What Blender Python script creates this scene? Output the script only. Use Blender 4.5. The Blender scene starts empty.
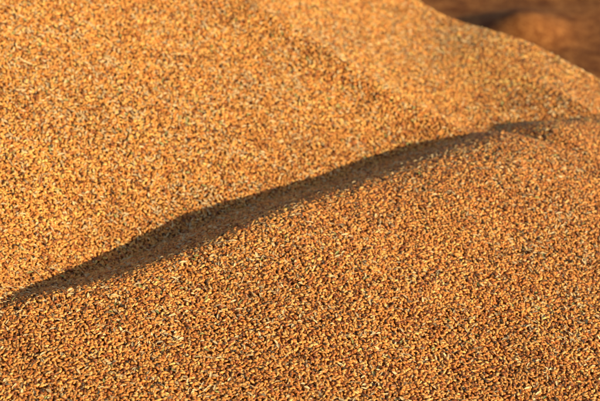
import bpy, math
import numpy as np
from mathutils import Vector
rng=np.random.default_rng(7)
sc=bpy.context.scene

# ---------------- noise helpers ----------------
_tabs={}
def vnoise(x,y,scale,seed):
    if seed not in _tabs: _tabs[seed]=np.random.default_rng(seed).random((256,256))
    T=_tabs[seed]
    X=x/scale+1000.3; Y=y/scale+1000.7
    xi=np.floor(X).astype(int); yi=np.floor(Y).astype(int)
    fx=X-xi; fy=Y-yi
    fx=fx*fx*fx*(fx*(fx*6-15)+10); fy=fy*fy*fy*(fy*(fy*6-15)+10)
    a=T[xi%256,yi%256];b=T[(xi+1)%256,yi%256];c=T[xi%256,(yi+1)%256];d=T[(xi+1)%256,(yi+1)%256]
    return (a*(1-fx)+b*fx)*(1-fy)+(c*(1-fx)+d*fx)*fy-0.5
def sp(t,w):
    return w*np.logaddexp(0,t/w)
def smax(a,b,k): return b+sp(a-b,k)
def smin(a,b,k): return -smax(-a,-b,k)

# ---------------- terrain ----------------
def H(x,y):
    s=-.64*x+.768*(y-2.9); a=.768*x+.64*(y-2.9)
    und=0.012*vnoise(x,y,.38,1)+0.005*vnoise(x,y,.14,2)
    s2=s+.055-.05*np.exp(-((a+.85)/.25)**2)+0.012*vnoise(a,a*0,.33,3)+0.005*vnoise(a,a*0,.10,4)+.004*vnoise(x,y,.035,6)
    sg=1/(1+np.exp(-(a-.2)/.12))
    wd=.016+.030*sg
    N=.17*s2-(.17+.41)*sp(s2,wd)+.005*vnoise(a,a*0,.13,5)-.05*sp(a-.5,.06)-.5*sp(a-1.3,.1)
    N=N+(.028*sg+.021*np.exp(-((a+.10)/.20)**2)-.030/(1+np.exp(-(a-.88)/.05)))*np.exp(-(s2/.5)**2)
    N=N-.022*np.exp(-((a-.72)/.04)**2)*np.exp(-(s2/.12)**2)
    N=smax(N,N*0-0.9,.05)
    aa=a-.04
    hh=.178*(1-np.abs(aa/np.where(aa<0,.87,.93))**np.where(aa<0,3.4,2.8)); hh=np.maximum(hh,-.03)
    r=.508*(x+.166)+.861*(y-3.78)+.05
    F=.45*(s+.055)-.15+(.15-hh)*np.exp(-(s/.35)**2)-.30*sp(r,.03)+.036*np.exp(-(r/.05)**2)
    F=F+.085*np.exp(-((x-.68)/.22)**2-((y-4.05)/.24)**2)
    F=smax(smin(F,F*0+1.15,.1),F*0-0.95,.05)
    q=.64*(x-.381)+.765*(y-4.006)-.21
    F=F-.85*sp(q-.03,.025)+.012*np.exp(-((q-.01)/.05)**2)
    F=np.maximum(F,-1.3)
    Hh=smax(N,F,.006)+und
    B=-.95+.08*(y-6.6)*(y>6.6)+.10*vnoise(x,y,.9,8)+.12*vnoise(x,y,2.3,9)+.05*vnoise(x,y,.3,10)
    B=B+.17*np.exp(-(((x-1.12)/.28)**2+((y-6.8)/.28)**2))
    return smax(Hh,smin(B,B*0+.5,.2),.03)

def axis(lo,hi,mid0,mid1,fine,coarse):
    return np.unique(np.concatenate([np.arange(lo,mid0,coarse),np.arange(mid0,mid1,fine),np.arange(mid1,hi+coarse,coarse)]))
xs=axis(-9,11,-2.0,2.3,.012,.06); ys=axis(-3,17,1.2,5.2,.012,.06)
X,Y=np.meshgrid(xs,ys)
Z=H(X,Y)-.003
nx,ny=len(xs),len(ys)
verts=np.stack([X.ravel(),Y.ravel(),Z.ravel()],1)
idx=np.arange(nx*ny).reshape(ny,nx)
f=np.stack([idx[:-1,:-1].ravel(),idx[:-1,1:].ravel(),idx[1:,1:].ravel(),idx[1:,:-1].ravel()],1)
me=bpy.data.meshes.new("grain_pile")
me.from_pydata(verts.tolist(),[],f.tolist()); me.update()
me.polygons.foreach_set("use_smooth",[True]*len(me.polygons))
pile=bpy.data.objects.new("grain_pile",me); sc.collection.objects.link(pile)

# ---------------- materials ----------------
def mat_bulk():
    m=bpy.data.materials.new("bulk_grain"); m.use_nodes=True
    nt=m.node_tree; N=nt.nodes; L=nt.links
    bs=N["Principled BSDF"]; bs.inputs["Roughness"].default_value=.8
    bs.inputs["Specular IOR Level"].default_value=.12
    tc=N.new("ShaderNodeTexCoord")
    v=N.new("ShaderNodeTexVoronoi"); v.inputs["Scale"].default_value=160
    L.new(tc.outputs["Object"],v.inputs["Vector"])
    sep=N.new("ShaderNodeSeparateColor"); L.new(v.outputs["Color"],sep.inputs[0])
    cr=N.new("ShaderNodeValToRGB"); L.new(sep.outputs[0],cr.inputs[0])
    e=cr.color_ramp.elements
    e[0].position=0;e[0].color=(.20,.060,.014,1)
    e[1].position=1;e[1].color=(.68,.30,.08,1)
    k=e.new(.5);k.color=(.44,.155,.034,1)
    n=N.new("ShaderNodeTexNoise"); n.inputs["Scale"].default_value=9; n.inputs["Detail"].default_value=9; n.inputs["Roughness"].default_value=.7
    L.new(tc.outputs["Object"],n.inputs["Vector"])
    mx=N.new("ShaderNodeMix"); mx.data_type='RGBA'; mx.blend_type='MULTIPLY'; mx.inputs[0].default_value=1
    c2=N.new("ShaderNodeValToRGB"); L.new(n.outputs["Fac"],c2.inputs[0])
    c2.color_ramp.elements[0].position=.40;c2.color_ramp.elements[0].color=(.42,.34,.30,1)
    c2.color_ramp.elements[1].position=.60;c2.color_ramp.elements[1].color=(1,1,1,1)
    L.new(cr.outputs[0],mx.inputs[6]); L.new(c2.outputs[0],mx.inputs[7])
    L.new(mx.outputs[2],bs.inputs["Base Color"])
    b=N.new("ShaderNodeBump"); b.inputs["Strength"].default_value=.8; b.inputs["Distance"].default_value=.003; b.invert=True
    L.new(v.outputs["Distance"],b.inputs["Height"]); L.new(b.outputs[0],bs.inputs["Normal"])
    return m
me.materials.append(mat_bulk())

def mat_grain(name,rough,trans=0):
    m=bpy.data.materials.new(name); m.use_nodes=True
    nt=m.node_tree; N=nt.nodes; L=nt.links
    bs=N["Principled BSDF"]; bs.inputs["Roughness"].default_value=rough
    bs.inputs["Specular IOR Level"].default_value=.4
    at=N.new("ShaderNodeAttribute"); at.attribute_type='INSTANCER'; at.attribute_name="gcol"
    tc=N.new("ShaderNodeTexCoord")
    n=N.new("ShaderNodeTexNoise"); n.inputs["Scale"].default_value=420; n.inputs["Detail"].default_value=2
    L.new(tc.outputs["Object"],n.inputs["Vector"])
    mr=N.new("ShaderNodeMapRange"); mr.inputs[1].default_value=.3; mr.inputs[2].default_value=.7
    mr.inputs[3].default_value=.75; mr.inputs[4].default_value=1.15
    L.new(n.outputs["Fac"],mr.inputs[0])
    vm=N.new("ShaderNodeVectorMath"); vm.operation='SCALE'
    L.new(at.outputs["Color"],vm.inputs[0]); L.new(mr.outputs[0],vm.inputs["Scale"])
    L.new(vm.outputs[0],bs.inputs["Base Color"])
    return m
mg=mat_grain("wheat_kernel",.38); mc=mat_grain("chaff_husk",.6)

# ---------------- prototypes ----------------
protos=bpy.data.collections.new("grain_kernels")   # source shapes, used only as instances
def kernel(name,L,W,T,seed):
    seg,ring=12,8
    vs=[(-L/2,0,0)];fs=[]
    for i in range(1,ring):
        t=math.pi*i/ring; cx=-math.cos(t); rad=math.sin(t)**.85*(1-.12*cx)
        for j in range(seg):
            p=2*math.pi*j/seg; w=math.cos(p)*rad; h=math.sin(p)*rad
            if j==9: h*=.62   # crease
            vs.append((cx*L/2, w*W/2, h*T/2+.0003*math.cos(cx*2)))
    vs.append((L/2,0,0)); e=len(vs)-1
    for j in range(seg):
        fs.append((0,1+(j+1)%seg,1+j)); b=1+(ring-2)*seg
        fs.append((e,b+j,b+(j+1)%seg))
        for i in range(ring-2):
            a=1+i*seg
            fs.append((a+j,a+(j+1)%seg,a+seg+(j+1)%seg,a+seg+j))
    m=bpy.data.meshes.new(name); m.from_pydata(vs,[],fs); m.update()
    m.polygons.foreach_set("use_smooth",[True]*len(m.polygons))
    m.materials.append(mg); o=bpy.data.objects.new(name,m); protos.objects.link(o)
def husk(name,L,W,cup):
    vs=[];fs=[];n=7
    for i in range(n):
        t=i/(n-1); w=W/2*math.sin(math.pi*min(1,t*.93+.05))**.7
        for j in (-1,0,1):
            vs.append((L*(t-.5), j*w, (cup*(1 if j else 0)) + .08*L*math.sin(t*3)))
    for i in range(n-1):
        for j in range(2):
            a=i*3+j; fs.append((a,a+1,a+4,a+3))
    m=bpy.data.meshes.new(name); m.from_pydata(vs,[],fs); m.update()
    m.materials.append(mc); o=bpy.data.objects.new(name,m); protos.objects.link(o)
# name order = instance index order
kernel("k0_kernel",.0072,.0037,.0033,1)
kernel("k1_kernel",.0064,.0037,.0033,2)
kernel("k2_kernel",.0079,.0036,.0032,3)
husk("k3_husk",.0084,.0035,.0008)
husk("k4_husk",.0115,.0029,.0006)
kernel("k5_seed",.0044,.0034,.0030,4)
husk("k6_straw",.019,.0016,.0003)

# ---------------- kernels scattered on the surface ----------------
def scatter(x0,x1,y0,y1,sp_):
    gx=np.arange(x0,x1,sp_); gy=np.arange(y0,y1,sp_*.9)
    A,B=np.meshgrid(gx,gy); A=A.ravel();B=B.ravel()
    A=A+rng.uniform(-.7,.7,A.size)*sp_; B=B+rng.uniform(-.7,.7,B.size)*sp_
    return A,B
px,py=scatter(-1.75,1.9,1.55,5.0,.0052)
cx=.03*py
half=.26*py+.30                   # dense where the heap is looked at
keep=(np.abs(px-cx)<half)
px=px[keep];py=py[keep]
e=.004
zz=H(px,py); gx=(H(px+e,py)-H(px-e,py))/(2*e); gy=(H(px,py+e)-H(px,py-e))/(2*e)
n=px.size; print("POINTS",n)
psi=rng.uniform(0,2*math.pi,n)
c,s_=np.cos(psi),np.sin(psi)
pitch=-np.arctan(gx*c+gy*s_)+rng.normal(0,.32,n)
roll=np.arctan(-gx*s_+gy*c)+rng.normal(0,.45,n)
zz=zz+rng.uniform(-.0012,.0030,n)
idxs=rng.choice([0,1,2],n,p=[.4,.3,.3])
sside=-.64*px+.768*(py-2.9)
chaffy=np.clip(.055+.05*(sside>0.0)+.14*vnoise(px,py,.22,21)+.18*vnoise(px,py,.05,22),.012,.28)
u=rng.random(n)
ch=u<chaffy; idxs[ch]=rng.choice([3,4,6],ch.sum(),p=[.68,.29,.03])
sd=(u>.972); idxs[sd]=5
zz[ch]+=.0015; zz[sd]+=.001
# colours (linear)
pal=np.array([[.75,.300,.052],[.85,.385,.080],[.60,.20,.034],[.89,.49,.13],[.33,.10,.022]])
w=rng.choice(5,n,p=[.31,.26,.18,.14,.11])
col=pal[w]*rng.uniform(.74,1.15,(n,1))
far=np.clip(sside/.3,0,1)
col[:,1]*=1-.04*(1-far)+.02*far
tone=1.01+.05*far+.14*vnoise(px,py,.5,23)+.20*vnoise(px,py,.09,24)+.28*vnoise(px,py,.022,25)
col*=tone[:,None]
col[ch]=np.array([.88,.61,.28])*rng.uniform(.65,1.03,(ch.sum(),1))
g=ch&(rng.random(n)<.07); col[g]=np.array([.34,.33,.09])
col[sd]=np.array([.08,.045,.022])*rng.uniform(.4,1.8,(sd.sum(),1))
col=np.clip(col,0,.9)
scl=rng.uniform(.95,1.55,n)
pm=bpy.data.meshes.new("kernels"); pm.vertices.add(n)
pm.vertices.foreach_set("co",np.stack([px,py,zz],1).astype(np.float32).ravel())
def att(nm,ty,key,d):
    a=pm.attributes.new(nm,ty,'POINT'); a.data.foreach_set(key,d)
att("rot",'FLOAT_VECTOR','vector',np.stack([roll,pitch,psi],1).astype(np.float32).ravel())
att("gcol",'FLOAT_VECTOR','vector',col.astype(np.float32).ravel())
att("scl",'FLOAT','value',scl.astype(np.float32))
att("idx",'INT','value',idxs.astype(np.int32))
ko=bpy.data.objects.new("kernels",pm); sc.collection.objects.link(ko); ko.parent=pile
ng=bpy.data.node_groups.new("scatter_kernels",'GeometryNodeTree')
ng.interface.new_socket("Geometry",in_out='INPUT',socket_type='NodeSocketGeometry')
ng.interface.new_socket("Geometry",in_out='OUTPUT',socket_type='NodeSocketGeometry')
N=ng.nodes;L=ng.links
gi=N.new("NodeGroupInput");go=N.new("NodeGroupOutput")
ci=N.new("GeometryNodeCollectionInfo"); ci.inputs["Collection"].default_value=protos
ci.inputs["Separate Children"].default_value=True; ci.inputs["Reset Children"].default_value=True
ip=N.new("GeometryNodeInstanceOnPoints"); ip.inputs["Pick Instance"].default_value=True
def na(nm,ty):
    a=N.new("GeometryNodeInputNamedAttribute"); a.data_type=ty; a.inputs[0].default_value=nm; return a.outputs[0]
m2p=N.new("GeometryNodeMeshToPoints")
L.new(gi.outputs[0],m2p.inputs[0]); L.new(m2p.outputs[0],ip.inputs["Points"])
L.new(ci.outputs[0],ip.inputs["Instance"])
L.new(na("idx",'INT'),ip.inputs["Instance Index"])
er=N.new("FunctionNodeEulerToRotation"); L.new(na("rot",'FLOAT_VECTOR'),er.inputs[0]); L.new(er.outputs[0],ip.inputs["Rotation"])
L.new(na("scl",'FLOAT'),ip.inputs["Scale"])
L.new(ip.outputs[0],go.inputs[0])
md=ko.modifiers.new("scatter",'NODES'); md.node_group=ng

# ---------------- ground to the horizon ----------------
gm=bpy.data.meshes.new("ground")
gm.from_pydata([(-600,-600,-1.45),(600,-600,-1.45),(600,600,-1.45),(-600,600,-1.45)],[],[(0,1,2,3)])
gmat=bpy.data.materials.new("dusty_ground"); gmat.use_nodes=True
nt=gmat.node_tree; bs=nt.nodes["Principled BSDF"]; bs.inputs["Roughness"].default_value=.9
nn=nt.nodes.new("ShaderNodeTexNoise"); nn.inputs["Scale"].default_value=40; nn.inputs["Detail"].default_value=6
rr=nt.nodes.new("ShaderNodeValToRGB"); rr.color_ramp.elements[0].color=(.16,.12,.085,1); rr.color_ramp.elements[1].color=(.3,.24,.17,1)
nt.links.new(nn.outputs["Fac"],rr.inputs[0]); nt.links.new(rr.outputs[0],bs.inputs["Base Color"])
gm.materials.append(gmat)
go_=bpy.data.objects.new("ground",gm); sc.collection.objects.link(go_)

# ---------------- light ----------------
el=math.radians(16); hx,hy=.75,-.66
sd_=Vector((hx*math.cos(el),hy*math.cos(el),math.sin(el))).normalized()
sl=bpy.data.lights.new("sun",'SUN'); sl.energy=5.0; sl.angle=math.radians(.5); sl.color=(1,.84,.60)
so=bpy.data.objects.new("sun",sl); so.rotation_euler=sd_.to_track_quat('Z','Y').to_euler(); sc.collection.objects.link(so)
w=bpy.data.worlds.new("World"); sc.world=w; w.use_nodes=True
nt=w.node_tree; bg=nt.nodes["Background"]; bg.inputs[1].default_value=.14
sk=nt.nodes.new("ShaderNodeTexSky"); sk.sky_type='NISHITA'; sk.sun_disc=False
sk.sun_elevation=el; sk.sun_rotation=math.atan2(hx,hy)
nt.links.new(sk.outputs[0],bg.inputs[0])

# ---------------- camera ----------------
cd=bpy.data.cameras.new("camera"); cd.lens=85; cd.sensor_width=36; cd.clip_end=2000; cd.clip_start=.05
cd.dof.use_dof=True; cd.dof.focus_distance=2.72; cd.dof.aperture_fstop=4.2
co=bpy.data.objects.new("camera",cd); co.location=(0,0,1.35); co.rotation_euler=(math.radians(65),0,0)
sc.collection.objects.link(co); sc.camera=co
sc.view_settings.view_transform='Standard'; sc.view_settings.look='None'; sc.view_settings.exposure=0
